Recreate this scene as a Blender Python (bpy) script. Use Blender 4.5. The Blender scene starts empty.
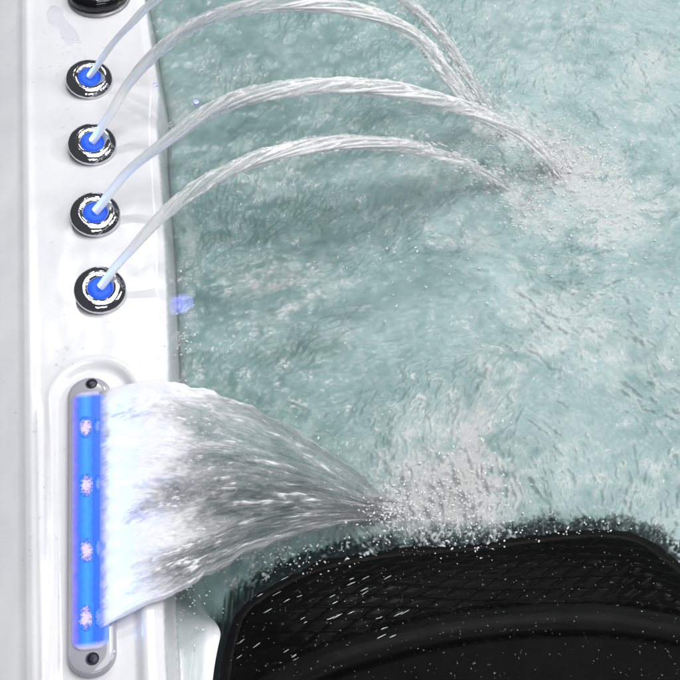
import bpy, bmesh, math, random
import numpy as np
from mathutils import Vector, Matrix
random.seed(7); rng = np.random.default_rng(11)
scene = bpy.context.scene
col = scene.collection

# ------------------------------------------------------------ camera geometry
F = 1270.0; TH = math.radians(35); D = 1.27
CAM = np.array([0, -D*math.sin(TH), D*math.cos(TH)])
RT = np.array([1.0, 0, 0]); UP = np.array([0, math.cos(TH), math.sin(TH)]); FW = np.array([0, math.sin(TH), -math.cos(TH)])
def P(px, py, z=0.0):
    """point at height z that the photograph shows at px,py (used to survey the real plan of the tub)"""
    d = FW + RT*(px-340)/F + UP*(340-py)/F
    return CAM + d*((z-CAM[2])/d[2])
def PX(x, y, z=0.0):
    vx = x-CAM[0]; vy = y-CAM[1]; vz = z-CAM[2]
    w = vy*FW[1]+vz*FW[2]
    return 340+F*vx/w, 340-F*(vy*UP[1]+vz*UP[2])/w
cd = bpy.data.cameras.new('camera'); cam = bpy.data.objects.new('camera', cd); col.objects.link(cam)
cam.location = CAM; cam.rotation_euler = (TH, 0, 0)
cd.sensor_width = 36; cd.lens = 36*F/680; cd.clip_end = 50; cd.clip_start = 0.02
cd.dof.use_dof = False
scene.camera = cam

# ------------------------------------------------------------ noise
_perm = rng.permutation(256); _ang = rng.random(256)*2*np.pi
_gx = np.cos(_ang); _gy = np.sin(_ang)
def perlin(x, y, seed=0):
    xi = np.floor(x).astype(np.int64); yi = np.floor(y).astype(np.int64)
    xf = x-xi; yf = y-yi
    u = xf*xf*xf*(xf*(xf*6-15)+10); v = yf*yf*yf*(yf*(yf*6-15)+10)
    def g(ix, iy, dx, dy):
        h = _perm[(_perm[(ix+seed*37) & 255]+iy+seed*91) & 255]
        return _gx[h]*dx+_gy[h]*dy
    a = g(xi, yi, xf, yf); b = g(xi+1, yi, xf-1, yf); c = g(xi, yi+1, xf, yf-1); d = g(xi+1, yi+1, xf-1, yf-1)
    return ((a+(b-a)*u)+((c+(d-c)*u)-(a+(b-a)*u))*v)*1.5
def fbm(x, y, o=4, seed=0, g=0.5):
    s = 0; a = 1; n = 0
    for k in range(o):
        s = s+a*perlin(x*2**k, y*2**k, seed+k); n += a; a *= g
    return s/n
def sstep(a, b, x):
    t = np.clip((x-a)/(b-a), 0, 1); return t*t*(3-2*t)
def seg_dist(X, Y, pts):
    """distance to polyline, and side (positive on the left of the travel direction)"""
    best = np.full(X.shape, 1e9); side = np.zeros(X.shape)
    for (x0, y0), (x1, y1) in zip(pts[:-1], pts[1:]):
        dx = x1-x0; dy = y1-y0; L = dx*dx+dy*dy
        t = np.clip(((X-x0)*dx+(Y-y0)*dy)/L, 0, 1)
        ex = X-(x0+t*dx); ey = Y-(y0+t*dy)
        d = np.sqrt(ex*ex+ey*ey); m = d < best-1e-9
        best = np.where(m, d, best); side = np.where(m, np.sign(dx*(Y-y0)-dy*(X-x0)), side)
    return best, side
def smooth_pts(pts, n=8):
    pts = [np.array(p, float) for p in pts]; out = []
    Q = [2*pts[0]-pts[1]]+pts+[2*pts[-1]-pts[-2]]
    for i in range(1, len(Q)-2):
        a, b, c, d = Q[i-1:i+3]
        for k in range(n):
            t = k/n
            out.append(0.5*((2*b)+(-a+c)*t+(2*a-5*b+4*c-d)*t*t+(-a+3*b-3*c+d)*t**3))
    out.append(Q[-2]); return np.array(out)

# ------------------------------------------------------------ object helpers
def tag(o, label=None, cat=None, group=None, kind=None):
    if label: o['label'] = label
    if cat: o['category'] = cat
    if group: o['group'] = group
    if kind: o['kind'] = kind
    return o
def mesh_obj(name, V, Fc, mat, parent=None, smooth=True, attrs=None):
    me = bpy.data.meshes.new(name)
    V = np.asarray(V, np.float32)
    if isinstance(Fc, np.ndarray):
        nf = len(Fc); k = Fc.shape[1]
        me.vertices.add(len(V)); me.vertices.foreach_set('co', V.ravel())
        me.loops.add(nf*k); me.loops.foreach_set('vertex_index', Fc.astype(np.int32).ravel())
        me.polygons.add(nf); me.polygons.foreach_set('loop_start', np.arange(0, nf*k, k, dtype=np.int32))
        me.update(calc_edges=True)
    else:
        me.from_pydata([tuple(map(float, v)) for v in V], [], Fc)
    if smooth: me.polygons.foreach_set('use_smooth', np.ones(len(me.polygons), bool))
    for k, a in (attrs or {}).items():
        at = me.attributes.new(k, 'FLOAT', 'POINT'); at.data.foreach_set('value', np.asarray(a, np.float32).ravel())
    me.validate(); me.update()
    me.materials.append(mat)
    o = bpy.data.objects.new(name, me); col.objects.link(o)
    if parent: o.parent = parent
    return o
def grid_faces(nr, nc, wrap=False):
    i = np.arange(nr-1)[:, None]; j = np.arange(nc if wrap else nc-1)[None, :]
    a = i*nc+j; b = i*nc+(j+1) % nc
    return np.stack([a, b, b+nc, a+nc], -1).reshape(-1, 4)
def empty(name, loc, rot=None):
    o = bpy.data.objects.new(name, None); col.objects.link(o); o.location = loc; o.empty_display_size = .02
    if rot: o.rotation_euler = rot
    return o
def compact(V, Fc, attrs=None):
    used = np.unique(Fc); m = np.full(len(V), -1); m[used] = np.arange(len(used))
    return V[used], m[Fc], ({k: np.asarray(a).ravel()[used] for k, a in attrs.items()} if attrs else None)
def lathe(prof, n=64, mod=None, rot=0.0):
    V = []; 
    for i, (r, z) in enumerate(prof):
        for k in range(n):
            a = 2*math.pi*k/n
            rr = r*(1+(mod(i, a) if mod else 0))
            V.append((rr*math.cos(a), rr*math.sin(a), z))
    return np.array(V), grid_faces(len(prof), n, True)
def stadium(h, r, n=24):
    pts = []
    for k in range(n+1):
        a = math.pi*k/n; pts.append((r*math.cos(a), h+r*math.sin(a)))
    for k in range(n+1):
        a = math.pi+math.pi*k/n; pts.append((r*math.cos(a), -h+r*math.sin(a)))
    return pts
def stadium_loft(h, prof, n=24, cap=True):
    V = []; m = 2*(n+1)
    for r, z in prof:
        V += [(x, y, z) for x, y in stadium(h, r, n)]
    Fc = [tuple(int(i) for i in f) for f in grid_faces(len(prof), m, True)]
    if cap: Fc.append(tuple(range((len(prof)-1)*m, len(prof)*m)))
    return np.array(V), Fc

# ------------------------------------------------------------ materials
def newmat(name):
    m = bpy.data.materials.new(name); m.use_nodes = True
    nt = m.node_tree; b = nt.nodes['Principled BSDF']; return m, nt, b
def N(nt, t, **kw):
    n = nt.nodes.new(t)
    for k, v in kw.items():
        if k in n.inputs: n.inputs[k].default_value = v
        else: setattr(n, k, v)
    return n
def L(nt, a, b): nt.links.new(a, b)
def tex(nt, scale, detail=4, rough=.5, stretch=None, coord='Object', kind='ShaderNodeTexNoise'):
    tc = N(nt, 'ShaderNodeTexCoord'); out = tc.outputs[coord]
    if stretch:
        mp = N(nt, 'ShaderNodeMapping'); mp.inputs['Scale'].default_value = stretch[0]
        mp.inputs['Rotation'].default_value = stretch[1]; L(nt, out, mp.inputs['Vector']); out = mp.outputs[0]
    n = N(nt, kind); n.inputs['Scale'].default_value = scale
    if kind == 'ShaderNodeTexNoise': n.inputs['Detail'].default_value = detail; n.inputs['Roughness'].default_value = rough
    L(nt, out, n.inputs['Vector']); return n
def ramp(nt, src, stops):
    r = N(nt, 'ShaderNodeValToRGB'); e = r.color_ramp.elements
    while len(e) < len(stops): e.new(0.5)
    for k, (p, c) in enumerate(stops):
        e[k].position = p; e[k].color = c if len(c) == 4 else (*c, 1)
    L(nt, src, r.inputs[0]); return r
def g(v): return (v, v, v, 1)
def bump(nt, b, src, strength=.3, dist=.001):
    bn = N(nt, 'ShaderNodeBump'); bn.inputs['Strength'].default_value = strength; bn.inputs['Distance'].default_value = dist
    L(nt, src, bn.inputs['Height']); L(nt, bn.outputs[0], b.inputs['Normal']); return bn
def mix(nt, f, a, b):
    m = N(nt, 'ShaderNodeMix'); m.data_type = 'RGBA'
    for s, v in ((m.inputs[0], f), (m.inputs[6], a), (m.inputs[7], b)):
        if isinstance(v, (int, float, tuple)): s.default_value = v
        else: L(nt, v, s)
    return m.outputs[2]
def math_(nt, op, a, b=0.0, clamp=False):
    m = N(nt, 'ShaderNodeMath'); m.operation = op; m.use_clamp = clamp
    for s, v in ((m.inputs[0], a), (m.inputs[1], b)):
        if isinstance(v, (int, float)): s.default_value = v
        else: L(nt, v, s)
    return m.outputs[0]

# acrylic shell
M_SHELL, nt, b = newmat('white_acrylic')
n1 = tex(nt, 9, 5, .6); c = ramp(nt, n1.outputs[0], [(.3, (.635, .635, .67)), (.7, (.71, .71, .735))])
L(nt, c.outputs[0], b.inputs['Base Color']); b.inputs['Roughness'].default_value = .16
b.inputs['Coat Weight'].default_value = .4; b.inputs['Coat Roughness'].default_value = .05
n2 = tex(nt, 60, 4, .55); bump(nt, b, n2.outputs[0], .12, .0006)

# tub water
M_WATER, nt, b = newmat('aerated_water')
foam = N(nt, 'ShaderNodeAttribute', attribute_name='foam').outputs['Fac']
tone = N(nt, 'ShaderNodeAttribute', attribute_name='tone').outputs['Fac']
body = N(nt, 'ShaderNodeAttribute', attribute_name='body').outputs['Fac']
warm = N(nt, 'ShaderNodeAttribute', attribute_name='warm').outputs['Fac']
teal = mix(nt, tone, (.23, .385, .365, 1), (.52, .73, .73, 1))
fc = mix(nt, warm, (.82, .88, .88, 1), (.76, .755, .755, 1))
fk = N(nt, 'ShaderNodeAttribute', attribute_name='fleck').outputs['Fac']
fkn = tex(nt, 620, 2, .6, ((1, .62, 1), (0, 0, .5))); fks = N(nt, 'ShaderNodeMapRange'); fks.inputs[1].default_value = .60; fks.inputs[2].default_value = .66
L(nt, math_(nt, 'ADD', fkn.outputs[0], math_(nt, 'MULTIPLY', math_(nt, 'SUBTRACT', fk, 1.0), .16)), fks.inputs[0])
foam = math_(nt, 'MAXIMUM', foam, math_(nt, 'MULTIPLY', fks.outputs[0], .97))  # crisp white flecks: painted sparkle joined to the real foam
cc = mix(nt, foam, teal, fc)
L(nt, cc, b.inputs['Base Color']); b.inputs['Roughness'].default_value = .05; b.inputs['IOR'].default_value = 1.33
al = math_(nt, 'MAXIMUM', body, foam, True); L(nt, al, b.inputs['Alpha'])
fn = tex(nt, 520, 4, .65); bump(nt, b, fn.outputs[0], .22, .0008)

# stream water: glass body with aerated streaks
def stream_mat(name, milk_lo, milk_hi, base, tint=(.93, .95, .95, 1), gfac=.1):
    m, nt, b = newmat(name)
    out = [n for n in nt.nodes if n.type == 'OUTPUT_MATERIAL'][0]
    milk = N(nt, 'ShaderNodeAttribute', attribute_name='milk').outputs['Fac']
    gls = N(nt, 'ShaderNodeBsdfGlass'); trn = N(nt, 'ShaderNodeBsdfTransparent'); trn.inputs[0].default_value = tint
    glass = gls; glass.inputs['IOR'].default_value = 1.2; glass.inputs['Roughness'].default_value = .04
    glass.inputs['Color'].default_value = tint
    b.inputs['Base Color'].default_value = base; b.inputs['Roughness'].default_value = .12
    b.inputs['IOR'].default_value = 1.33
    tr = N(nt, 'ShaderNodeBsdfTranslucent'); tr.inputs['Color'].default_value = base
    ms = N(nt, 'ShaderNodeMixShader'); ms.inputs[0].default_value = .45
    L(nt, b.outputs[0], ms.inputs[1]); L(nt, tr.outputs[0], ms.inputs[2])
    mm = N(nt, 'ShaderNodeMixShader')
    gm = N(nt, 'ShaderNodeMixShader'); gm.inputs[0].default_value = gfac; L(nt, trn.outputs[0], gm.inputs[1]); L(nt, gls.outputs[0], gm.inputs[2])
    glo = N(nt, 'ShaderNodeBsdfGlossy'); glo.inputs['Roughness'].default_value = .1; fr = N(nt, 'ShaderNodeFresnel'); fr.inputs[0].default_value = 1.33
    fn = tex(nt, 260, 3, .6); bn = N(nt, 'ShaderNodeBump'); bn.inputs['Strength'].default_value = .5; bn.inputs['Distance'].default_value = .0008
    L(nt, fn.outputs[0], bn.inputs['Height'])
    for x_ in (glo, b, gls): L(nt, bn.outputs[0], x_.inputs['Normal'])
    ge = N(nt, 'ShaderNodeNewGeometry'); ff = math_(nt, 'MULTIPLY', fr.outputs[0], math_(nt, 'SUBTRACT', 1.0, ge.outputs['Backfacing']))
    g2 = N(nt, 'ShaderNodeMixShader'); L(nt, ff, g2.inputs[0]); L(nt, gm.outputs[0], g2.inputs[1]); L(nt, glo.outputs[0], g2.inputs[2])
    glass = g2
    L(nt, milk, mm.inputs[0]); L(nt, glass.outputs[0], mm.inputs[1]); L(nt, ms.outputs[0], mm.inputs[2])
    L(nt, mm.outputs[0], out.inputs['Surface'])
    return m
M_JET = stream_mat('stream_water', 0, 1, (.97, .97, .98, 1), (.98, .985, .985, 1), .08)
M_SHEET = stream_mat('sheet_water', 0, 1, (.98, .98, 1.0, 1), (.90, .90, .91, 1), .45)

def clear_water(name, milk=.0, colr=(.95, .97, .97, 1), rough=.03, ior=1.45):
    """thin clear water: see-through body, mirror-like skin"""
    m, nt, b = newmat(name); out = [n for n in nt.nodes if n.type == 'OUTPUT_MATERIAL'][0]
    t = N(nt, 'ShaderNodeBsdfTransparent'); t.inputs[0].default_value = colr
    gl = N(nt, 'ShaderNodeBsdfGlossy'); gl.inputs['Roughness'].default_value = rough
    fr = N(nt, 'ShaderNodeFresnel'); fr.inputs['IOR'].default_value = ior
    df = N(nt, 'ShaderNodeBsdfDiffuse'); df.inputs[0].default_value = (.8, .82, .82, 1)
    m1 = N(nt, 'ShaderNodeMixShader'); m1.inputs[0].default_value = milk; L(nt, t.outputs[0], m1.inputs[1]); L(nt, df.outputs[0], m1.inputs[2])
    ge = N(nt, 'ShaderNodeNewGeometry'); ff = math_(nt, 'MULTIPLY', fr.outputs[0], math_(nt, 'SUBTRACT', 1.0, ge.outputs['Backfacing']))
    m2 = N(nt, 'ShaderNodeMixShader'); L(nt, ff, m2.inputs[0]); L(nt, m1.outputs[0], m2.inputs[1]); L(nt, gl.outputs[0], m2.inputs[2])
    L(nt, m2.outputs[0], out.inputs['Surface']); return m
M_DROP = clear_water('clear_droplet', .02)
M_BUB = clear_water('bubble_skin', .06, (.93, .96, .96, 1), .04, 1.6)
M_BEAD = clear_water('wet_bead', .01, (.95, .95, .95, 1), .05, 1.9)
M_SPRAY = clear_water('spray_drop', .7, (.95, .96, .96, 1), .05, 1.6)
b.inputs['Base Color'].default_value = (.82, .85, .85, 1); b.inputs['Roughness'].default_value = .08; b.inputs['Transmission Weight'].default_value = .5

M_CHROME, nt, b = newmat('chrome')
b.inputs['Metallic'].default_value = 1; b.inputs['Base Color'].default_value = (.72, .72, .76, 1); b.inputs['Roughness'].default_value = .06
n = tex(nt, 130, 2, .5); bump(nt, b, n.outputs[0], .22, .0010)

def emis(name, colr, strength, base=(.01, .03, .2, 1), noise=None):
    m, nt, b = newmat(name)
    b.inputs['Base Color'].default_value = base; b.inputs['Roughness'].default_value = .45; b.inputs['Specular IOR Level'].default_value = .25
    if noise:
        n = tex(nt, noise[0], 5, .7); r = ramp(nt, n.outputs[0], noise[1]); L(nt, r.outputs[0], b.inputs['Emission Color'])
    else: b.inputs['Emission Color'].default_value = colr
    b.inputs['Emission Strength'].default_value = strength
    return m
M_BLUE = emis('blue_lit_lens', (.004, .10, 1, 1), .9, noise=(90, [(.3, (.002, .07, .8)), (.75, (.01, .17, 1))]))
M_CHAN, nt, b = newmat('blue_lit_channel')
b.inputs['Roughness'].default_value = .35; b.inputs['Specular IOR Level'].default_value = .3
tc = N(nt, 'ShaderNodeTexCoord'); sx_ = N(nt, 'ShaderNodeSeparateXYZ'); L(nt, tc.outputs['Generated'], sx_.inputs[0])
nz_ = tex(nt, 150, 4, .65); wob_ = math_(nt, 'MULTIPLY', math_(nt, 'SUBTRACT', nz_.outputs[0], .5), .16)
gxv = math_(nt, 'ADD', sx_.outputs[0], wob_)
cr_ = ramp(nt, gxv, [(.0, (.36, .34, .62)), (.10, (.24, .20, .85)), (.20, (.05, .16, .95)), (.24, (.012, .21, 1)), (.42, (.05, .36, 1)), (.56, (.02, .24, 1)), (.62, (.01, .13, .95)), (.84, (.03, .16, 1)), (1.0, (.2, .36, 1))])  # violet low end puts LED glow on the housing edge into the emission
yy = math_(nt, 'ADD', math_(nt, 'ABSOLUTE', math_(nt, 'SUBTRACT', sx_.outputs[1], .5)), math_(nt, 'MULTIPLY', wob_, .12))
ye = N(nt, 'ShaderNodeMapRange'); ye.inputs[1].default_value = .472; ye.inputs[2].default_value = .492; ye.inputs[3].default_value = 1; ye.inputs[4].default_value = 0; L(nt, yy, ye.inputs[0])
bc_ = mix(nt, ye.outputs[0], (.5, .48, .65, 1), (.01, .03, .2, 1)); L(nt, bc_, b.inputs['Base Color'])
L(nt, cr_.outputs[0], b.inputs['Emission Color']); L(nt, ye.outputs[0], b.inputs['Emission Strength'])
def led_mat(name, core, mid, rim, strength):
    m, nt, b = newmat(name); b.inputs['Base Color'].default_value = (.01, .03, .2, 1); b.inputs['Roughness'].default_value = .45; b.inputs['Specular IOR Level'].default_value = .25
    tc = N(nt, 'ShaderNodeTexCoord'); mp = N(nt, 'ShaderNodeVectorMath'); mp.operation = 'SUBTRACT'; mp.inputs[1].default_value = (.5, .5, .5)
    L(nt, tc.outputs['Generated'], mp.inputs[0]); sc = N(nt, 'ShaderNodeVectorMath'); sc.operation = 'MULTIPLY'; sc.inputs[1].default_value = (2, 2, 0); L(nt, mp.outputs[0], sc.inputs[0])
    ln = N(nt, 'ShaderNodeVectorMath'); ln.operation = 'LENGTH'; L(nt, sc.outputs[0], ln.inputs[0])
    n = tex(nt, 420, 3, .7); v = math_(nt, 'ADD', ln.outputs['Value'], math_(nt, 'MULTIPLY', math_(nt, 'SUBTRACT', n.outputs[0], .5), 1.9))
    r = ramp(nt, v, [(.35, core), (.62, mid), (.80, rim)]); L(nt, r.outputs[0], b.inputs['Emission Color']); b.inputs['Emission Strength'].default_value = strength
    return m
M_LED = led_mat('led_dots', (.80, .70, .92), (.42, .30, .88), (.012, .19, .98), 1.0)
M_LEDH = led_mat('led_halo', (.22, .30, .95), (.08, .28, 1), (.02, .15, .95), 1.0)
M_LENS, nt, b = newmat('lilac_clear_plastic')
b.inputs['Base Color'].default_value = (.72, .72, .82, 1); b.inputs['Roughness'].default_value = .1
b.inputs['Transmission Weight'].default_value = .55; b.inputs['Coat Weight'].default_value = .5
M_SCREW, nt, b = newmat('dark_screw'); b.inputs['Base Color'].default_value = (.012, .012, .03, 1); b.inputs['Roughness'].default_value = .35; b.inputs['Metallic'].default_value = .3
M_BLACK, nt, b = newmat('black_gloss_plastic'); b.inputs['Base Color'].default_value = (.006, .006, .007, 1); b.inputs['Roughness'].default_value = .12
n = tex(nt, 40, 3, .6); bump(nt, b, n.outputs[0], .1, .0006)
M_GREYP, nt, b = newmat('grey_flange'); b.inputs['Base Color'].default_value = (.26, .26, .28, 1); b.inputs['Roughness'].default_value = .25; b.inputs['Metallic'].default_value = .2
M_PUDDLE = clear_water('puddle', .0, (.965, .967, .98, 1), .04)

def rubber(name, base, rough, scale, bs, spec, rv=.22):
    m, nt, b = newmat(name)
    n = tex(nt, 14, 4, .6); c = ramp(nt, n.outputs[0], [(.35, (base*.8,)*3), (.7, (base*1.35,)*3)])
    L(nt, c.outputs[0], b.inputs['Base Color'])
    r = tex(nt, 35, 4, .65); rr = ramp(nt, r.outputs[0], [(.35, g(rough)), (.7, g(rough+rv))]); L(nt, rr.outputs[0], b.inputs['Roughness'])
    n2 = tex(nt, scale, 3, .6); bump(nt, b, n2.outputs[0], bs, .0005)
    b.inputs['Specular IOR Level'].default_value = spec
    return m
M_PAD = rubber('black_rubber_textured', .004, .15, 500, .08, .018, .1)
M_RIM = rubber('black_rubber_satin', .006, .30, 700, .2, .045)
M_PANEL = rubber('black_rubber_matt', .004, .40, 700, .2, .018)

# ------------------------------------------------------------ the tub shell
ZL = 0.060
edge_px = [(128, -260), (138, -60), (147, 0), (152, 38), (160, 84), (158.5, 118), (160, 150), (164, 200), (167, 260), (169.5, 330), (170, 380), (167, 450), (165, 540), (165, 590), (166.5, 625), (168, 660), (171, 700), (175, 760), (180, 900)]
edge = smooth_pts([P(x, y, ZL)[:2] for x, y in edge_px], 5)
lip_px = [(19, -300), (22, 0), (24, 300), (27, 680), (30, 1000)]
lip = np.array([P(x, y, ZL)[:2] for x, y in lip_px])
BA = P(89.5, 396, ZL)[:2]; BB = P(91.5, 652, ZL)[:2]   # the two ends of the light bar's centre line
def shell_z(X, Y):
    d, s = seg_dist(X, Y, edge); sd = d*s               # travel is towards -y: left side is +x, the water side
    z = np.full(X.shape, ZL)
    z = z-0.004*sstep(-.012, -.001, sd)-0.061*sstep(-.003, .0045, sd)-.30*sstep(-.02, .15, sd)*(sd > -.003)*sstep(-.003, .01, sd)
    px, py = PX(X, Y, -.01)
    shelf = sstep(1.5, .6, ((px-200)/66)**2+((py-725)/122)**2)
    z = z+shelf*np.maximum(0, (-.003-z))*.97
    d2, s2 = seg_dist(X, Y, lip); ld = -d2*s2            # positive to the left of the lip
    z = z-np.where(ld > -.006, (sstep(-.006, .008, ld)*.002+np.clip(ld-.0, 0, 1)*.36), 0)
    z = z+.0012*np.exp(-((ld+.006)/.004)**2)
    # stepped moulding lines beside the light bar
    m = sstep(.0, -.05, Y-(P(30, 385, ZL)[1]))
    m = sstep(P(30, 410, ZL)[1]+.02, P(30, 430, ZL)[1], Y)
    for off, hh, w in ((.012, .0016, .0028), (.0235, .0011, .002)):
        z = z+m*hh*np.exp(-(((-ld)-off)/w)**2)
    # recess round the light bar
    ax, ay = BA; bx, by = BB; dx = bx-ax; dy = by-ay
    t = np.clip(((X-ax)*dx+(Y-ay)*dy)/(dx*dx+dy*dy), 0, 1.1)
    r = np.sqrt((X-(ax+t*dx)-.004)**2+(Y-(ay+t*dy))**2)
    z = z-.0050*(1-sstep(.0300, .0385, r))*(sd < .2)
    z = z+.0009*np.exp(-((r-.041)/.0028)**2)
    # shallow moulded dimples between fittings
    z = z+.0011*fbm(X*16, Y*9, 3, 5)*(sd < -.01)
    return z
gx = np.concatenate([np.arange(-.75, -.42, .02), np.arange(-.42, -.03, .0012), np.arange(-.03, .12, .006), np.arange(.12, .95, .03)])
gy = np.concatenate([np.arange(-.75, -.42, .02), np.arange(-.42, .56, .002), np.arange(.56, 1.3, .03)])
X, Y = np.meshgrid(gx, gy)
Z = shell_z(X, Y)
V = np.stack([X, Y, Z], -1).reshape(-1, 3)
sh = mesh_obj('tub_shell', V, grid_faces(*X.shape), M_SHELL); tag(sh, kind='structure')
def shell_h(x, y): return float(shell_z(np.array([[x]]), np.array([[y]]))[0, 0])

# ------------------------------------------------------------ pillow outline (needed by the water too)
out_px = [(204, 760), (208, 700), (214, 655), (225, 616), (240, 596), (268, 577), (300, 561), (340, 549), (400, 540), (470, 535), (540, 526), (600, 522), (640, 528), (668, 545), (700, 572), (760, 640), (800, 760)]
outl = smooth_pts([P(x, y, .0)[:2] for x, y in out_px], 4)
cr_px = [(150, 790), (215, 735), (300, 690), (360, 668), (440, 647), (500, 638), (560, 634), (620, 636), (700, 645), (780, 662), (840, 690)]
crease = smooth_pts([P(x, y, .035)[:2] for x, y in cr_px], 4)

# ------------------------------------------------------------ water
wx = np.concatenate([np.arange(-.30, -.24, .01), np.arange(-.24, .47, .00115), np.arange(.47, .95, .02)])
wy = np.concatenate([np.arange(-.6, -.27, .02), np.arange(-.27, .53, .00115), np.arange(.53, 1.3, .02)])
X, Y = np.meshgrid(wx, wy)
PXx, PYy = PX(X, Y)
dirs = [(250, 60, 95), (350, 60, 80), (220, 220, 105), (300, 200, 75), (200, 120, 60), (350, 250, 20), (300, 280, 20), (240, 280, 10), (480, 60, 75), (560, 40, 70), (640, 40, 140), (650, 130, 120), (560, 110, -40), (520, 180, -50), (620, 190, 25), (470, 270, -30), (540, 300, -25), (600, 280, 10), (420, 330, 5), (560, 350, -40), (640, 340, -50), (640, 420, -35), (500, 400, 50), (470, 430, 75), (450, 490, 100), (420, 450, 120), (530, 440, -25), (520, 500, 60), (560, 490, 110), (620, 480, 70), (380, 390, 45), (300, 380, 0), (230, 350, 50), (190, 330, 90), (230, 580, 60), (400, 210, 50), (430, 110, 20)]
C2 = np.zeros(X.shape); S2 = np.zeros(X.shape)
for px, py, a in dirs:
    w = np.exp(-((PXx-px)**2+(PYy-py)**2)/(2*38**2))+1e-9
    C2 += w*math.cos(2*math.radians(a)); S2 += w*math.sin(2*math.radians(a))
A = .5*np.arctan2(S2, C2)+.9*fbm(X*14, Y*14, 3, 21)+.5*perlin(X*45, Y*45, 25)
Vx = np.cos(A); Vy = np.sin(A)*1.15
def lic(cell, n, seed, lengthstep=1.0, halo=1.0):
    """noise smeared along the flow: long thin ripples"""
    r = np.random.default_rng(seed); T = r.random((1024, 1024))
    acc = np.zeros(X.shape); ws = 0
    for sgn in (1, -1):
        x = X.copy(); y = Y.copy(); vx = Vx*sgn; vy = Vy*sgn
        for k in range(n):
            fx = (x+1)/cell; fy = (y+1)/cell
            ix = np.floor(fx).astype(np.int64); iy = np.floor(fy).astype(np.int64); tx = fx-ix; ty = fy-iy
            tx = tx*tx*(3-2*tx); ty = ty*ty*(3-2*ty)
            s = (T[iy & 1023, ix & 1023]*(1-tx)+T[iy & 1023, (ix+1) & 1023]*tx)*(1-ty)+(T[(iy+1) & 1023, ix & 1023]*(1-tx)+T[(iy+1) & 1023, (ix+1) & 1023]*tx)*ty
            w = .5*(1+math.cos(math.pi*k/n)); acc += w*s; ws += w
            x = x+vx*cell*.55*lengthstep; y = y+vy*cell*.55*lengthstep
    a = acc/ws; return (a-a.mean())/a.std()
l1 = lic(.0017, 3, 1); l2 = lic(.0040, 5, 2); l4 = lic(.0018, 9, 4); l3 = lic(.012, 6, 3)
def blob(px, py, rx, ry, ang, wob=.5):
    a = math.radians(ang); dx = PXx-px+8*WOBX; dy = -(PYy-py)+8*WOBY
    u = (dx*math.cos(a)+dy*math.sin(a))/rx; v = (-dx*math.sin(a)+dy*math.cos(a))/ry
    return np.exp(-(u*u+v*v))
WOBX = 2.2*fbm(X*22, Y*22, 3, 31); WOBY = 2.2*fbm(X*22, Y*22, 3, 41)
fb = [(552, 150, 42, 18, -40, 1), (575, 185, 40, 30, -40, .8), (492, 380, 12, 30, 30, .8), (478, 450, 24, 42, 5, 1), (450, 505, 50, 28, 0, 1), (560, 340, 40, 12, 35, .5), (525, 205, 34, 14, -40, .6), (498, 128, 26, 14, -40, .7),  (590, 175, 60, 35, -10, .55), (655, 60, 20, 45, -60, .45), (575, 40, 50, 26, 60, .38), (500, 40, 40, 30, 60, .28), (640, 215, 60, 22, 15, .6), (575, 255, 70, 16, 30, .5), (485, 248, 38, 9, -22, .6), (430, 235, 18, 9, -60, .4), (540, 310, 60, 26, 30, .45), (650, 370, 50, 40, -30, .5), (600, 330, 50, 20, -35, .4), (510, 375, 60, 15, 52, .6), (475, 430, 17, 45, 5, .7), (455, 500, 48, 40, 0, .95), (400, 505, 45, 24, -10, .95), (270, 277, 42, 8, 3, .75), (305, 303, 60, 7, 25, .6), (182, 300, 12, 90, 0, .45), (190, 235, 14, 20, 0, .45), (640, 500, 50, 30, 0, .35), (664, 468, 18, 12, 0, .6), (640, 110, 30, 20, 0, .3), (180, 120, 10, 26, 10, .5), (420, 420, 60, 30, 30, .35), (560, 450, 40, 30, 0, .3), (330, 340, 60, 14, 15, .2), (250, 75, 60, 20, 0, .22), (180, 25, 18, 20, 0, .45), (280, 170, 60, 30, 0, .18), (430, 160, 60, 20, -10, .25), (540, 215, 50, 10, -48, .45), (480, 110, 30, 14, -40, .6)]
fm = np.zeros(X.shape)
for px, py, rx, ry, a, amp in fb: fm = 1-(1-fm)*(1-amp*blob(px, py, rx, ry, a))
right = sstep(330, 660, PXx)*.16+.05*sstep(200, 0, PYy)
patch = fbm(X*15+.05*fbm(X*40, Y*40, 2, 52)*15, Y*15+.8*fbm(X*18, Y*18, 2, 53), 4, 51); patch2 = fbm(X*60, Y*60, 3, 61)
fibres = .5+.30*l1+.22*l2
splash = blob(440, 500, 75, 45, 0)
imp2 = np.clip(blob(557, 154, 40, 20, -42)+.8*blob(600, 195, 30, 20, -30)+.6*blob(500, 135, 22, 12, -40)+.6*blob(515, 195, 26, 10, -30)+.9*blob(398, 506, 26, 12, 0), 0, 1)
haze = np.clip((fm*1.25+right*1.4)*(.60+1.0*patch+.55*patch2), 0, 1)
foamv = np.clip(haze*(.84+.05*l1+.12*l4+.10*l2)+.01*l4, 0, 1)
clump = sstep(.12, .5, patch2+.6*patch+.30*fm+.2*right)*sstep(-.3, .3, fbm(X*9, Y*9, 2, 66)+.2)          # clusters of white flecks, water sparkle painted in as foam
foamv = np.clip(foamv+clump*sstep(.45, 1.2, l1+.35*l2)*1.0+1.25*imp2*(.62+.16*l1+.14*l2+.3*patch2)+splash*(.75+.30*l1+.16*l2+.35*patch2), 0, .97)
tone = np.clip(.28+.44*sstep(230, 620, PXx)-.18*sstep(350, 520, PYy)*sstep(620, 450, PXx)+.18*sstep(260, 60, PYy)+.55*patch+.18*patch2+.03*l3, 0, 1)
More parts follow.
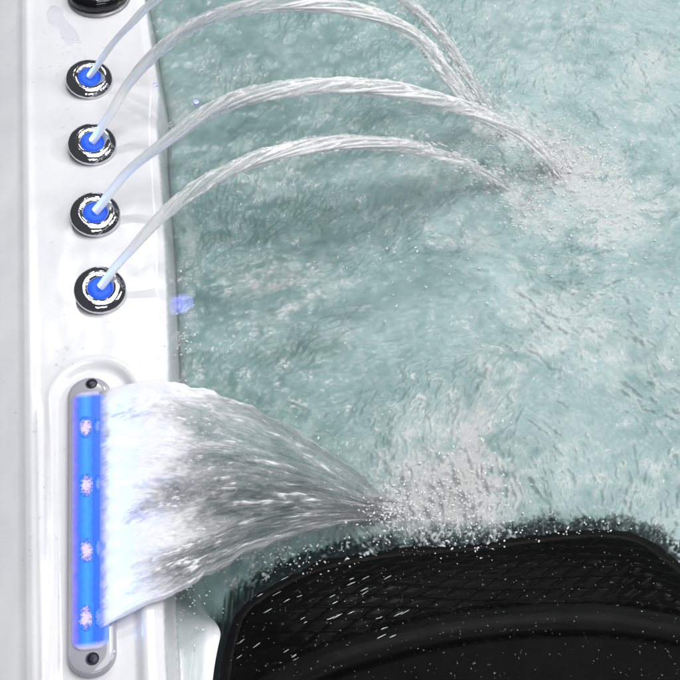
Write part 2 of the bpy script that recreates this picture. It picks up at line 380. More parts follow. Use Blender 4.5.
warm = np.clip(1.0*blob(440, 500, 75, 60, 0)+.9*blob(275, 285, 60, 22, 10)+.8*blob(182, 290, 16, 120, 0)+.7*blob(475, 420, 25, 50, 0)+.5*blob(560, 155, 40, 30, 0)+.6*blob(185, 120, 20, 50, 0), 0, 1)
SZ = shell_z(X, Y)
dp, sp = seg_dist(X, Y, outl); dpin = -dp*sp                        # positive inside the pillow's outline
depth = -SZ
bodyv = .30+.68*sstep(.0, .045, depth)
near_p = sstep(-.015, .000, dpin+.014*patch2+.008*patch+.003*l1)
rt = sstep(560, 650, PXx)
bodyv = bodyv*(1-near_p*.93)
fleck = np.clip(clump*.85+.75*imp2+.55*splash+.5*sstep(.25, .9, fm)+.35*blob(182, 300, 14, 120, 0)+.5*sstep(.2, .6, patch2+.3*patch)+.12, 0, 1.05)*(1-.9*near_p)
mott = np.clip(.5+.4*l1+.4*patch2, 0, 1)
foamv = foamv*(1-.75*near_p*(1-mott**2))
calm = sstep(-.15, .45, fbm(X*10, Y*10, 3, 54)+.25*(PXx-330)/340)
amp = .16+.95*calm+.45*clump+1.3*splash+.35*fm+.3*sstep(420, 640, PXx)
Zw = .0022*fbm(X*9, Y*9, 3, 71)+.0032*fbm(X*24, Y*24, 3, 81)*(1+1.2*splash)
Zw = Zw+amp*(.00026*l1+.00016*l4+.00042*l2+.00060*l3)+.004*splash
imp = blob(560, 165, 30, 20, -30)+blob(395, 508, 26, 14, 0)
Zw = Zw+.006*imp
Zw = Zw*sstep(-.004, .02, -(SZ+.0))+0*Zw
Zw = np.where(dpin > .015, np.minimum(Zw, -.004), Zw)
V = np.stack([X, Y, Zw], -1).reshape(-1, 3)
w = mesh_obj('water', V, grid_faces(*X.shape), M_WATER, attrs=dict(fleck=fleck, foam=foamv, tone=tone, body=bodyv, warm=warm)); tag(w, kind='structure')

# ------------------------------------------------------------ pillow
gx = np.arange(-.22, .50, .0013); gy = np.arange(-.50, -.10, .0013)
X, Y = np.meshgrid(gx, gy)
dp, sp = seg_dist(X, Y, outl); d = -dp*sp
dc, sc_ = seg_dist(X, Y, crease); s = dc*sc_                        # positive above (towards +y)
base = -.016+.016*sstep(-.016, .012, d)+.022*sstep(.0, .055, d)+.012*sstep(.03, .12, d)
pad = sstep(.0305, .0335, s)*sstep(.0165, .0185, d)
# slanted elongated diamond quilting
a = math.radians(17); U = (X*math.cos(a)+Y*math.sin(a)); W = (-X*math.sin(a)+Y*math.cos(a))
U = U+.004*np.sin(W*60); W = W+.0025*np.sin(U*28)
cu, cw = .036, .0125
p = U/cu+W/cw; q = U/cu-W/cw
fp = np.abs((p % 1)-.5)*2; fq = np.abs((q % 1)-.5)*2               # 1 at the grooves
cell = (1-fp**5)*(1-fq**5)
slope = ((p % 1)-.5)*.0022-((q % 1)-.5)*.0010
zz = base+pad*(cell*.0013+slope*.9)
bul = np.clip(s/.029, 0, 1); zz = zz+.0075*np.sin(np.pi*bul)**.8*(s > 0)*(s < .029)*sstep(.004, .02, d)
zz = zz-.0022*np.exp(-(s/.0016)**2)-.0016*np.exp(-((s-.0295)/.0015)**2)
zz = zz-.0020*np.exp(-((d-.0175)/.0015)**2)*(s > .03)
zz = zz+.002*sstep(0, -.03, s)-.012*sstep(-.02, -.14, s)
zz = np.where(d < -.016, -.016-(-.016-d)*6, zz)
Vp = np.stack([X, Y, zz], -1).reshape(-1, 3); Fp = grid_faces(*X.shape)
fd = d.ravel()[Fp].mean(1); fs = s.ravel()[Fp].mean(1)
root = empty('pillow', (float(P(450, 640, 0)[0]), float(P(450, 640, 0)[1]), 0))
tag(root, 'wet black rubber headrest pillow with slanted diamond texture at the bottom of the tub', 'headrest pillow')
off = np.array(root.location)
for nm, msk, mt in (('textured_pad', (fd > .0175) & (fs > .0295), M_PAD), ('border_strip', (fd > -.03) & (fd <= .0175) & (fs > .0295), M_RIM),
                    ('raised_rim', (fd > -.03) & (fs <= .0295) & (fs > 0), M_RIM), ('lower_panel', (fd > -.03) & (fs <= 0), M_PANEL)):
    v2, f2, _ = compact(Vp-off, Fp[msk]); mesh_obj(nm, v2, f2, mt, root)
def pillow_h(x, y):
    j = int(round((x-gx[0])/.0013)); i = int(round((y-gy[0])/.0013))
    if 0 <= i < len(gy) and 0 <= j < len(gx): return float(zz[i, j])
    return 0

# ------------------------------------------------------------ droplets
def ico(sub):
    bm = bmesh.new(); bmesh.ops.create_icosphere(bm, subdivisions=sub, radius=1)
    v = np.array([tuple(x.co) for x in bm.verts]); f = np.array([[x.index for x in fc.verts] for fc in bm.faces]); bm.free(); return v, f
IV, IF = ico(2)
def drops(name, spots, mat, label, cat):
    VV = []; FF = []; k = 0
    for (x, y, z, r, flat) in spots:
        st = 1+(1.3 if name == 'splash_droplets' else .35)*random.random()**2; a = random.random()*6.28
        v = IV.copy(); v[:, 0] *= st; c, s_ = math.cos(a), math.sin(a)
        v = np.stack([v[:, 0]*c-v[:, 1]*s_, v[:, 0]*s_+v[:, 1]*c, v[:, 2]*flat], -1)*r+np.array([x, y, z])
        VV.append(v); FF.append(IF+k); k += len(IV)
    o = mesh_obj(name, np.concatenate(VV), np.concatenate(FF), mat)
    return tag(o, label, cat, kind='stuff')
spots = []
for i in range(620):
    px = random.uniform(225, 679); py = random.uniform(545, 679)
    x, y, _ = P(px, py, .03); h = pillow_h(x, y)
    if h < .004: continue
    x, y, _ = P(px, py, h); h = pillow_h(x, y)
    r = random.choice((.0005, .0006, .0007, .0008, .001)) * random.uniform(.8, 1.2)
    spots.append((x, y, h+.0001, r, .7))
M_GLINT = clear_water('rib_glint', .45, (.95, .95, .95, 1), .05, 1.7)  # milky pale beads stand in for highlights on the pad's ribs
glints = []
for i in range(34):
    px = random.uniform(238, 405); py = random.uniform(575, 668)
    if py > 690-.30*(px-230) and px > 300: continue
    x, y, _ = P(px, py, .025); x, y, _ = P(px, py, pillow_h(x, y)); glints.append((x, y, random.uniform(.0012, .0050), random.uniform(.0003, .0006)))
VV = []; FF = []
for i, (x, y, ln, wd_) in enumerate(glints):
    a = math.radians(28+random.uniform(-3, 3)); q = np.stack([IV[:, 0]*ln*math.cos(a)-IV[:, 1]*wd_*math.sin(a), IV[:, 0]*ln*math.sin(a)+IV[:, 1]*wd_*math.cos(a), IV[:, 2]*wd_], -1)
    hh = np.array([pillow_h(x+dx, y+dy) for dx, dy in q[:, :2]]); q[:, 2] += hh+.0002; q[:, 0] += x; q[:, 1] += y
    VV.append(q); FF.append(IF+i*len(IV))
o = mesh_obj('rib_glints', np.concatenate(VV), np.concatenate(FF), M_GLINT); tag(o, 'short pale slanting dashes painted as glints along the pillow texture ribs', 'water runs', kind='stuff')
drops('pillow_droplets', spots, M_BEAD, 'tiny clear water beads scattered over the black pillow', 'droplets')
spots = []
for (cx, cy, rx, ry, n) in ((62, 58, 34, 22, 40), (120, 330, 45, 20, 40), (60, 365, 10, 10, 12), (190, 640, 24, 50, 120), (150, 350, 20, 40, 30), (45, 500, 20, 160, 40), (120, 20, 60, 50, 30), (60, 300, 40, 300, 50)):
    for i in range(n):
        x, y, _ = P(random.gauss(cx, rx*.6), random.gauss(cy, ry*.6), ZL); h = shell_h(x, y)
        if h < ZL-.03: continue
        spots.append((x, y, h, random.choice((.0005, .0008, .0011, .0016)), .4))
for i in range(26):   # beads along the housing's left edge
    x, y, _ = P(69+random.uniform(-1, 1), random.uniform(520, 640), ZL); spots.append((x, y, shell_h(x, y), random.uniform(.0006, .0012), .5))
drops('ledge_droplets', spots, M_DROP, 'small clear droplets sprinkled on the white acrylic ledge', 'droplets')
spots = []
for (cx, cy, rx, ry, n, hmax) in ((395, 508, 34, 20, 500, .03), (460, 490, 44, 54, 450, .02), (500, 145, 40, 24, 260, .012), (562, 158, 34, 26, 900, .016), (600, 205, 60, 40, 400, .008), (535, 208, 34, 20, 300, .012), (400, 510, 50, 28, 300, .03), (455, 505, 52, 40, 260, .02), (560, 165, 50, 40, 200, .02), (490, 175, 34, 20, 60, .015), (480, 110, 30, 18, 60, .02), (600, 200, 70, 60, 160, .008), (280, 560, 60, 16, 160, .01), (190, 595, 22, 40, 110, .004), (560, 530, 70, 10, 60, .008), (300, 430, 60, 20, 30, .02), (190, 330, 14, 60, 90, .003), (460, 270, 120, 90, 140, .004)):
    for i in range(n):
        px = random.gauss(cx, rx*.6); py = random.gauss(cy, ry*.6)
        z = random.random()**2*hmax; x, y, _ = P(px, py, z)
        h = shell_h(x, y)
        if h > -.003: z = h
        z = max(z, pillow_h(x, y) if (y < -.12 and x > -.2) else z)
        spots.append((x, y, z+.0003, random.choice((.0003, .0003, .0004, .0005, .0007, .0009)), .7))
drops('splash_droplets', spots, M_SPRAY, 'fine spray droplets thrown up where the streams strike the water', 'water spray')
spots = []
for (cx, cy, rx, ry, n) in ((575, 75, 30, 14, 16), (600, 105, 40, 16, 12), (650, 90, 20, 20, 6), (400, 540, 60, 8, 20)):
    for i in range(n):
        x, y, _ = P(random.gauss(cx, rx*.6), random.gauss(cy, ry*.6), 0); spots.append((x, y, .0005, random.uniform(.0012, .0026), .8))
drops('surface_bubbles', spots, M_BUB, 'round clear bubbles floating on the churning teal water', 'bubbles')

# thin spilt-water patches on the ledge
def puddle(pts_px, label, h=.0011):
    pts = smooth_pts([P(x, y, ZL)[:2] for x, y in pts_px+[pts_px[0]]], 7)[:-1]
    c = pts.mean(0); n = len(pts); V = []
    if np.sum(pts[:, 0]*np.roll(pts[:, 1], -1)-pts[:, 1]*np.roll(pts[:, 0], -1)) < 0: pts = pts[::-1]
    prof = [(1.0, -.0006), (.97, .35*h), (.9, .75*h), (.75, h), (.4, h*1.05), (0.02, h*1.02)]
    for f, z in prof:
        for p_ in pts:
            q = c+(p_-c)*f; V.append((q[0], q[1], shell_h(q[0], q[1])+z))
    Fc = [tuple(int(i) for i in f) for f in grid_faces(len(prof), n, True)]; Fc.append(tuple(range((len(prof)-1)*n, len(prof)*n)))
    o = mesh_obj('puddle', V, Fc, M_PUDDLE); tag(o, label, 'puddle', 'spilt water patches on the ledge')
puddle([(46, 12), (52, 5), (62, 9), (66, 20), (76, 30), (80, 42), (70, 46), (62, 38), (58, 28), (49, 24)], 'thin clear water patch on the white ledge just left of the black knob')
puddle([(116, 322), (126, 318), (140, 322), (147, 334), (140, 345), (128, 340), (118, 332)], 'thin clear water patch on the ledge below right of the lowest round jet')

# ------------------------------------------------------------ round jets
NZ = [((91, 82), 'topmost round chrome jet with blue lit centre, nearest the black knob', .0),
      ((94, 147), 'second round chrome jet from the top of the row, blue lit centre', .9),
      ((97, 217), 'third round chrome jet from the top of the row, blue lit centre', 2.1),
      ((102, 292.5), 'lowest round chrome jet of the row, just above the long blue light bar', 3.3)]
nozzle_top = []
def build_nozzle():
    root = empty('jet_nozzle', (0, 0, 0))
    prof = [(.0236, -.012), (.0242, -.001), (.0250, .0006), (.0252, .0030), (.0249, .0046), (.0240, .0056), (.0230, .0066), (.0215, .0078), (.0195, .0090), (.0172, .0096), (.0150, .0097), (.0132, .0093), (.0120, .0084), (.0114, .0076), (.0110, .0064), (.0108, .001)]
    def mod(i, a):
        if 5 <= i <= 7: return -.014*max(0, math.cos(a*16))**6
        if i >= 9 and i <= 11: return .008*math.sin(a*5+i)
        return 0
    v, f = lathe(prof, 128, mod); mesh_obj('flange', v, f, M_CHROME, root)
    v, f = lathe([(.0112, .0064), (.0106, .0074), (.0090, .0080), (.006, .0082), (.0040, .0080), (.0002, .008)], 48); lens = mesh_obj('lit_insert', v, f, M_BLUE, root)
    v, f = lathe([(.0040, .007), (.0038, .0088), (.0030, .0091), (.0024, .0086), (.0022, .007)], 32); mesh_obj('orifice', v, f, M_BLUE, lens)
    return root
def copy_tree(o, parent=None):
    c = o.copy(); col.objects.link(c)
    if parent: c.parent = parent
    for ch in o.children: copy_tree(ch, c)
    return c
proto = build_nozzle()
kids = [proto]
for i, ((px, py), lab, rz) in enumerate(NZ):
    o = proto if i == 0 else copy_tree(proto)
    x, y, _ = P(px-1, py+1.5, ZL); h = shell_h(x, y)
    o.location = (x, y, h+.0040); o.rotation_euler = (Matrix.Rotation(math.radians(8), 3, 'Y') @ Matrix.Rotation(math.radians(11), 3, 'X') @ Matrix.Rotation(rz, 3, 'Z')).to_euler()
    tag(o, lab, 'spa jet', 'round chrome jets in a row on the ledge')
    nozzle_top.append(np.array([x+.0006, y-.0008, h+.011]))

# ------------------------------------------------------------ arcing streams
JW = [([(91, 78), (112, 45), (130, 25), (152, 3), (200, -32), (270, -52), (340, -42), (405, 0), (440, 35), (468, 75), (492, 112)], .20, .0080, 'arching water stream from the topmost jet, leaving the frame and falling back at top centre'),
      ([(95, 143), (112, 112), (130, 82), (165, 45), (210, 18), (260, 5), (320, 4), (380, 17), (420, 40), (450, 78), (482, 118), (505, 135)], .17, .0092, 'arching water stream from the second jet, curving along the top of the frame'),
      ([(100, 213), (114, 190), (132, 168), (165, 142), (210, 111), (260, 93), (330, 85), (400, 91), (460, 106), (510, 127), (543, 152), (566, 180)], .15, .0092, 'arching water stream from the third jet, landing in foam at centre right'),
      ([(104, 288), (116, 268), (132, 249), (165, 213), (210, 180), (270, 155), (340, 143), (400, 146), (448, 157), (482, 170), (508, 186)], .12, .0082, 'lowest arching water stream, from the jet above the light bar')]
def frame(pts):
    T = np.gradient(pts, axis=0); T /= np.linalg.norm(T, axis=1)[:, None]
    side = np.cross(T, [0, 0, 1.]); side /= np.linalg.norm(side, axis=1)[:, None]
    nn = np.cross(side, T); return T, side, nn
def tube(path, rad, nseg=28, seed=0, rough=.25, flat=1.0, lenk=60):
    """uneven water rope; ridges run along the flow and twist slowly"""
    T, sd, nn = frame(path); n = len(path)
    L_ = np.concatenate([[0], np.cumsum(np.linalg.norm(np.diff(path, axis=0), axis=1))])
    ang = np.linspace(0, 2*np.pi, nseg, endpoint=False)
    LL, AA = np.meshgrid(L_, ang, indexing='ij'); tw = AA+LL*3.5
    cx = np.cos(tw); sx = np.sin(tw)
    ns = perlin(LL*lenk*.4+cx*1.3+seed*7, sx*1.3+seed*3.3, seed)*.9+perlin(LL*lenk*1.5+cx*2.2, sx*2.2+5, seed+9)*.55+perlin(LL*lenk*4+cx*4, sx*4+11, seed+5)*.35
    u = (L_/L_[-1])[:, None]
    gr = sstep(.10, .32, u)
    R = rad[:, None]*(1+rough*ns*gr*(1+.9*sstep(.75, 1, u)))
    ex = R*np.cos(AA); ey = R*np.sin(AA)*flat
    Vv = path[:, None]+ex[..., None]*sd[:, None]+ey[..., None]*nn[:, None]
    fl = perlin(LL*30+cx*1.6, sx*2.0+31, seed+13)+.9*perlin(LL*95+cx*3, sx*3+3, seed+17)+.6*perlin(LL*260+cx*7, sx*7+3, seed+19)
    milk = .32+.30*fl+.85*sstep(.28, .75, fl)
    return Vv.reshape(-1, 3), grid_faces(n, nseg, True), milk, u
for i, (W, h, R0, lab) in enumerate(JW):
    pxy = smooth_pts(W, 10)
    s = np.concatenate([[0], np.cumsum(np.linalg.norm(np.diff(pxy, axis=0), axis=1))]); s /= s[-1]
    t = np.linspace(0, 1, 700); pxx = np.interp(t, s, pxy[:, 0]); pyy = np.interp(t, s, pxy[:, 1])
    tx = (pxx-pxx[0])/(pxx[-1]-pxx[0]); z0 = nozzle_top[i][2]
    zc = z0*(1-tx)+4*h*tx*(1-tx)
    path = np.array([P(a_, b_, c_) for a_, b_, c_ in zip(pxx, pyy, zc)])
    path = path+(nozzle_top[i]-path[0])*np.exp(-t*25)[:, None]
    VV = []; FF = []; MM = []; k = 0
    rad = R0*(.56+.36*sstep(.05, .3, t)+.10*t)*(1-.72*sstep(.74, 1, t))
    v, f, m, u = tube(path, rad, 72, i*3+1, .38, .65)
    m = np.clip((m*.9+.06+.12*sstep(.5, .9, u))*(1-.5*sstep(.9, 1, u))+.85*sstep(.28, .02, u), .04, .94)
    VV.append(v); FF.append(f); MM.append(m.ravel()); k += len(v)
    T, sd, nn = frame(path)
    for q in range(30):                                # thin strands torn from the rope
        a0 = random.uniform(.12, .85); a1 = min(1, a0+random.uniform(.18, .5))
        idx = np.arange(int(a0*699), int(a1*699)); tt = np.linspace(0, 1, len(idx))
        ph = random.random()*6.28; fr = random.uniform(.5, 1.6)
        o1 = (rad[idx]+.0075*sstep(.65, 1, t[idx]))*(.85+.35*np.sin(tt*4+ph))*np.cos(ph+tt*6.28*fr*.5); o2 = rad[idx]*.5*np.sin(ph+tt*6.28*fr*.5)
        pth = path[idx]+o1[:, None]*sd[idx]+o2[:, None]*nn[idx]
        rr = random.uniform(.0007, .0018)*np.sin(np.pi*np.clip(tt, .03, .97))**.5*(1+.35*perlin(tt*18+ph, tt*0+q, q))
        v, f, m, u = tube(pth, rr, 8, q+20, .3, 1)
        VV.append(v); FF.append(f+k); MM.append(np.full(len(v), random.choice((.1, .2, .9, .8)))); k += len(v)
    for q in range(230):                                # breaking drops along the fall
        a = 1-abs(random.gauss(0, .16)); a = min(max(a, .3), .999); j = int(a*699)
        r = random.uniform(.0005, .0013); w_ = rad[j]*.8+.0075*max(0, (a-.75)/.25); c = path[j]+sd[j]*random.gauss(0, w_)+nn[j]*random.gauss(0, w_*.8)
        v = IV*r; v = v+np.outer(IV@T[j], T[j])*r*random.uniform(.5, 3)+c
        VV.append(v); FF.append(None); MM.append(np.full(len(v), .6))
    # quads and triangles together
    Fl = []; k = 0; 
    for v, f in zip(VV, FF):
        if f is None: Fl += [tuple(int(a) for a in r_) for r_ in (IF+k)]
        else:
            ff = f-f.min()+k; Fl += [tuple(int(a) for a in r_) for r_ in ff]
        k += len(v)
    base = nozzle_top[i]
    o = mesh_obj('water_stream', np.concatenate(VV)-base, Fl, M_JET, attrs=dict(milk=np.concatenate(MM)))
    o.location = base; tag(o, lab, 'water stream', 'arching water streams from the round jets')

# ------------------------------------------------------------ the long light bar
hlen = float(np.linalg.norm(BA-BB))/2; ctr = (BA+BB)/2; rot = math.atan2((BA-BB)[1], (BA-BB)[0])-math.pi/2
zf = shell_h(*ctr)
bar = empty('waterfall_light_bar', (ctr[0], ctr[1], zf), (0, 0, rot))
tag(bar, 'long upright pill-shaped waterfall fitting glowing blue, with clear lilac screw ends', 'waterfall light')
RB = .0200
v, f = stadium_loft(hlen, [(RB, -.002), (RB, .003), (RB*.985, .0052), (RB*.94, .0064), (RB*.86, .0070), (RB*.6, .0073)]); mesh_obj('housing', v, f, M_LENS, bar)
def in_bar(name, x0, x1, y0, y1, z0, z1, mat, parent, round_=.003):
    """a low pillow-edged strip; coordinates in the bar's own frame"""
    pts = []; r = min(round_, (x1-x0)/2*.99, (y1-y0)/2*.99)
    for cx, cy, a0 in ((x1-r, y1-r, 0), (x0+r, y1-r, 90), (x0+r, y0+r, 180), (x1-r, y0+r, 270)):
        for k in range(9):
            a = math.radians(a0+k*90/8); pts.append((cx, cy, math.cos(a)*r, math.sin(a)*r))
    V = []; n = len(pts)
    for fr, z in ((1, z0), (1, z1-.0006), (.8, z1-.0001), (.5, z1)):
        V += [(cx+dx*fr, cy+dy*fr, z) for cx, cy, dx, dy in pts]
    Fc = [tuple(int(i) for i in f) for f in grid_faces(4, n, True)]; Fc.append(tuple(range(3*n, 4*n)))
    return mesh_obj(name, V, Fc, mat, parent)
inv = Matrix.Translation(bar.location) @ Matrix.Rotation(rot, 4, 'Z'); inv = inv.inverted()
def BL(px, py, z=ZL+.002):
    p_ = inv @ Vector(P(px, py, z)); return p_.x, p_.y
xa, ya = BL(78, 395); xb, yb = BL(92, 395); xc, _ = BL(107, 395); _, ybot = BL(92, 648)
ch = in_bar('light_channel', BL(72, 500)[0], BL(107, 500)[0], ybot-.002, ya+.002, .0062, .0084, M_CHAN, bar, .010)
led_xy = []
for px, py in ((86.5, 428), (87, 486), (87, 551), (86.5, 619)):
    x, y = BL(px, py); led_xy.append((x, y))
    in_bar('led', x-.0068, x+.0062, y-.0125, y+.0125, .0080, .0087, M_LED, ch, .0066)
    in_bar('led_glow', x+.0068, x+.0130, y-.0090, y+.0090, .0078, .0086, M_LEDH, ch, .003)
for px, py in ((91.5, 384), (92.5, 659)):
    x, y = BL(px, py)
    v, f = lathe([(.0056, .0069), (.0054, .0076), (.0050, .0078), (.0046, .0074), (.0040, .0074), (.0036, .0078), (.0015, .0079), (.0002, .0079)], 32)
    o = mesh_obj('screw', v, f, M_SCREW, bar); o.location = (x, y, 0)
# small droplets of condensation in the channel
for px, py, r in ((87, 451, .0022), (90, 460, .0012), (90, 522, .0013), (86, 457, .0010), (90, 587, .0012)):
    pass

# ------------------------------------------------------------ the waterfall sheet
top_px = [(100, 391), (130, 384), (160, 381), (190, 386), (220, 396), (260, 414), (300, 436), (340, 464), (375, 490), (400, 506)]
bot_px = [(100, 629), (120, 618), (145, 606), (175, 593), (205, 577), (240, 557), (280, 541), (320, 529), (360, 521), (400, 516)]
tp = smooth_pts(top_px, 10); bp = smooth_pts(bot_px, 10)
def res(pp, n):
    s = np.linspace(0, 1, len(pp)); t = np.linspace(0, 1, n); return np.stack([np.interp(t, s, pp[:, 0]), np.interp(t, s, pp[:, 1])], -1)
NV, NU = 420, 360
tp = res(tp, NV); bp = res(bp, NV)
_v = np.linspace(0, 1, NV); _g = sstep(.12, .5, _v)*sstep(1.0, .9, _v)
rag_t = (_g*(4.6*perlin(_v*13, _v*0+3, 7)+2.6*perlin(_v*37, _v*0+9, 8)))[:, None]; rag_b = (_g*(5.0*perlin(_v*11, _v*0+5, 9)+2.2*perlin(_v*33, _v*0+2, 10)))[:, None]
vv = np.linspace(0, 1, NV)[:, None]; uu = np.linspace(0, 1, NU)[None, :]
us = uu+.035*np.sin(uu*9+vv*3)*(1-vv)*np.sin(np.pi*uu)+.022*sstep(.1, .5, vv)*(fbm(vv*4+uu*2, uu*2, 2, 95))
PXs = tp[:, 0:1]*(1-us)+bp[:, 0:1]*us; PYs = tp[:, 1:2]*(1-us)+bp[:, 1:2]*us+rag_t*np.exp(-uu/.05)+rag_b*np.exp(-(1-uu)/.05)
zs = (ZL+.004)*(1-vv**1.6)+.018*np.sin(np.pi*vv)*(1-.25*np.abs(uu*2-1))+0*uu
CP = np.stack([np.zeros_like(PXs)]*3, -1)
dd = FW+RT*((PXs-340)/F)[..., None]+UP*((340-PYs)/F)[..., None]
CP = CAM+dd*((zs-CAM[2])/dd[..., 2])[..., None]
wob = fbm(uu*5+0*vv, vv*2.0+uu*1.0, 3, 91)
U2 = uu*1.0+.05*wob
def stretched(fu, fv, seed, o=2): return fbm(U2*fu+fv*.15*vv, vv*fv+0*uu+.6*wob, o, seed)
rid = .0030*stretched(7, 2.5, 101)+.0022*stretched(18, 6, 111)+.0010*stretched(46, 14, 121)+.0006*stretched(100, 34, 131)
grow = sstep(.0, .35, vv)*.9+.18
rimw = np.exp(-(uu/.035)**2)+np.exp(-((1-uu)/.035)**2)
fold = .0050*np.exp(-((uu-.36-.10*vv-.02*np.sin(vv*11))/.03)**2)*sstep(.3, .5, vv)*sstep(1.0, .8, vv)+.0028*np.exp(-((uu-.80+.03*np.sin(vv*8))/.03)**2)*sstep(.2, .4, vv)
thick = .0010+.0045*rimw*sstep(0, .2, vv)+fold
thick = thick*np.minimum(1, np.minimum(uu, 1-uu)/.012)**.5
gu = np.gradient(CP, axis=1); gv = np.gradient(CP, axis=0); nrm = np.cross(gv, gu); nrm /= np.linalg.norm(nrm, axis=2)[..., None]
nrm *= np.sign(nrm[..., 2:3])
r2 = rid*grow
top = CP+nrm*(thick+np.abs(rid)*.2*grow+r2)[..., None]
bot_ = CP-nrm*(thick-r2*.35+.0006*grow*stretched(34, 7, 141))[..., None]
Vt = top.reshape(-1, 3); Vb = bot_.reshape(-1, 3); Ft = grid_faces(NV, NU); n0 = len(Vt)
rimf = []
for i in range(NV-1):
    rimf.append((i*NU, (i+1)*NU, n0+(i+1)*NU, n0+i*NU)); a_ = NU-1
    rimf.append((i*NU+a_, n0+i*NU+a_, n0+(i+1)*NU+a_, (i+1)*NU+a_))
for j in range(NU-1):
    rimf.append((j, n0+j, n0+j+1, j+1)); b_ = (NV-1)*NU
    rimf.append((b_+j, b_+j+1, n0+b_+j+1, n0+b_+j))
Fs = np.concatenate([Ft, (Ft+n0)[:, ::-1], np.array(rimf)])
streak = stretched(9, 4, 151, 2)*.55+stretched(26, 9, 161, 2)*.9+stretched(70, 22, 163, 2)*.7+stretched(130, 50, 165, 1)*.35
milk = .9*sstep(.46, .16, vv+.25*stretched(6, 2, 171)+.16*streak)+.13+.25*streak*sstep(.05, .3, vv)+.85*sstep(.40, .85, streak)*sstep(.1, .3, vv)+.2*rimw+.35*sstep(.86, 1, vv)
milk = np.clip(milk, .04, .96)*(.25+.75*sstep(.0, .045, vv+.018*streak))
base = np.array([ctr[0]+.02, ctr[1], ZL])
o = mesh_obj('waterfall_sheet', np.concatenate([Vt, Vb])-base, Fs, M_SHEET, attrs=dict(milk=np.concatenate([milk.ravel(), milk.ravel()])))
o.location = base
tag(o, 'wide fan-shaped sheet of falling water leaving the blue light bar and narrowing to a point', 'waterfall')

# ------------------------------------------------------------ black knob at the top
kx, ky, _ = P(99.5, -3, ZL); kh = shell_h(kx, ky)
knob = empty('diverter_knob', (kx, ky, kh), (0, 0, math.radians(4)))
tag(knob, 'glossy black domed control knob on a grey flange at the top edge', 'knob')
v, f = lathe([(.0365, -.002), (.0368, .0012), (.0355, .0026), (.033, .003), (.030, .003)], 72); mesh_obj('flange', v, f, M_GREYP, knob)
def kmod(i, a): return .03*math.cos(2*a)+(-.02*max(0, math.cos(a*9))**8 if i < 5 else 0)
v, f = lathe([(.0335, .003), (.0345, .006), (.0345, .010), (.0335, .0135), (.0315, .0165), (.029, .018), (.027, .0182), (.0255, .0172), (.023, .0168), (.018, .0178), (.012, .0185), (.006, .0188), (.0002, .019)], 96, kmod)
cap = mesh_obj('cap', v, f, M_BLACK, knob)
V = []; n = 24
for k, (sx, z) in enumerate(((1, .015), (1, .021), (.93, .0245), (.75, .0262), (.4, .0268), (.05, .027))):
    for j in range(n):
        a = 2*math.pi*j/n; V.append((.027*sx*math.copysign(abs(math.cos(a))**.7, math.cos(a)), .0075*sx*math.copysign(abs(math.sin(a))**.8, math.sin(a)), z))
mesh_obj('grip', np.array(V), grid_faces(6, n, True), M_BLACK, cap)

# ------------------------------------------------------------ violet glints by the wall, modelled as small glowing discs
M_VGLINT = emis('violet_glint', (.2, .2, 1, 1), 1.2, base=(.3, .3, .8, 1), noise=(260, [(.42, (.10, .12, .45)), (.5, (.22, .24, 1)), (.6, (.45, .45, 1))]))
for (px, py, r, lab) in ((182, 298, .0115, 'round violet-blue glint made as a glowing disc in the water beside the lowest round jet'), (160.5, 122, .0034, 'tiny violet-blue glint at the ledge edge between the two upper jets'), (196, 102, .0035, 'tiny violet-blue glint in the water at the upper left')):
    x, y, _ = P(px, py, .0); h = max(shell_h(x, y), -.012)
    if r < .01: h = max(h, .0)
    rt_ = empty('waterline_glint', (x, y, h)); tag(rt_, lab, 'violet glint', 'small violet glints by the tub wall')
    v, f = lathe([(r*1.04, -.002), (r*1.05, .03*r), (r*1.0, .08*r), (r*.97, .05*r)], 40); mesh_obj('glint_edge', v, f, M_LENS, rt_)
    v, f = lathe([(r*.97, .06*r), (r*.9, .12*r), (r*.6, .2*r), (r*.3, .24*r), (.0001, .25*r)], 40); mesh_obj('lens', v, f, M_VGLINT, rt_)

# ------------------------------------------------------------ light
def area(name, loc, target, size, power, colr=(1, 1, 1), sy=None):
    l = bpy.data.lights.new(name, 'AREA'); l.energy = power; l.color = colr; l.size = size
    if sy: l.shape = 'RECTANGLE'; l.size_y = sy
    o = bpy.data.objects.new(name, l); col.objects.link(o); o.location = loc
    o.rotation_euler = (Vector(target)-Vector(loc)).to_track_quat('-Z', 'Y').to_euler(); return o
area('softbox_over', (.30, .0, 2.0), (.15, 0, 0), 1.5, 27, (1, 1, 1), 1.3)
area('softbox_right', (1.7, -.2, 1.5), (0, 0, 0), .6, 12, (1, 1, 1), .6)
area('softbox_near', (.2, -1.7, 1.5), (0, -.05, 0), 1.2, 8, (1, 1, 1.0), .5)
area('key_far', (.35, 1.5, 1.5), (0, 0, 0), .45, 5, (1, 1, 1))
area('key_right', (1.5, .35, 1.1), (0, 0, 0), .16, 9, (1, .99, .97))
area('spark_one', (-.5, 1.1, 1.6), (0, 0, 0), .05, 5)
area('spark_two', (.8, .8, 1.7), (0, 0, 0), .05, 5)
area('spark_three', (.1, .5, 2.2), (0, 0, 0), .05, 5)
area('spark_four', (-.15, 1.4, 1.9), (0, 0, 0), .05, 6)
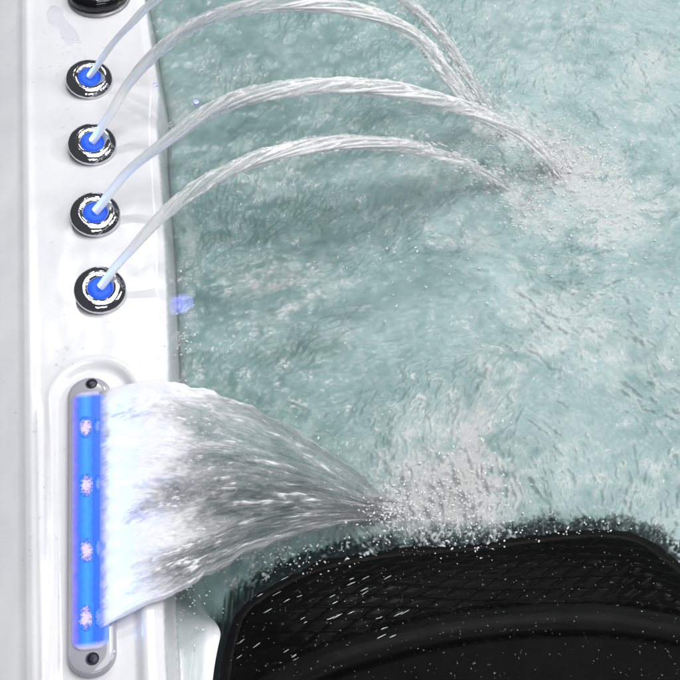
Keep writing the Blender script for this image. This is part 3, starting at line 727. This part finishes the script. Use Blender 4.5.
for k_ in range(13):                                   # unseen blue spots added over the slot to make the sheet glow
    a_ = Vector(P(104, 402+k_*17.5, ZL+.013)); b_ = Vector(P(150, 400+k_*17.0, ZL+.010))
    l = bpy.data.lights.new('sheet_glow_spot', 'SPOT'); l.energy = .05; l.color = (.08, .27, 1); l.shadow_soft_size = .006; l.spot_size = math.radians(120); l.spot_blend = 1
    lo = bpy.data.objects.new('sheet_glow_spot', l); col.objects.link(lo); lo.location = a_; lo.rotation_euler = (b_-a_).to_track_quat('-Z', 'Y').to_euler()
for k_, (px, py, tx_, ty_) in enumerate(((108, 440, 215, 452), (108, 486, 205, 470), (108, 530, 200, 492), (108, 590, 190, 560))):
    l = bpy.data.lights.new('led_beam', 'SPOT'); l.energy = .7; l.color = (.16, .2, 1); l.shadow_soft_size = .003; l.spot_size = math.radians(20); l.spot_blend = .8
    lo = bpy.data.objects.new('led_beam', l); col.objects.link(lo); a_ = Vector(P(px, py, ZL+.004)); b_ = Vector(P(tx_, ty_, ZL+.020)); lo.location = a_
    lo.rotation_euler = (b_-a_).to_track_quat('-Z', 'Y').to_euler()
for i, nz in enumerate(nozzle_top):
    l = bpy.data.lights.new('jet_lamp', 'SPOT'); l.energy = .9; l.color = (.1, .35, 1); l.shadow_soft_size = .003; l.spot_size = math.radians(70); l.spot_blend = 1
    lo = bpy.data.objects.new('jet_lamp', l); col.objects.link(lo); lo.location = nz+np.array([-.004, -.002, .001])
    lo.rotation_euler = Vector((.6, .5, .62)).to_track_quat('-Z', 'Y').to_euler()

wd = bpy.data.worlds.new('World'); scene.world = wd; wd.use_nodes = True
bg = wd.node_tree.nodes['Background']; bg.inputs[0].default_value = (.80, .84, .9, 1); bg.inputs[1].default_value = .085

scene.view_settings.view_transform = 'Standard'; scene.view_settings.look = 'None'
scene.view_settings.exposure = 0; scene.view_settings.gamma = 1
scene.render.engine = 'CYCLES'; scene.cycles.use_denoising = True
scene.cycles.max_bounces = 8; scene.cycles.diffuse_bounces = 2; scene.cycles.adaptive_threshold = .03; scene.cycles.transmission_bounces = 6; scene.cycles.transparent_max_bounces = 32
scene.cycles.caustics_refractive = False; scene.cycles.caustics_reflective = False
scene.cycles.sample_clamp_indirect = 4
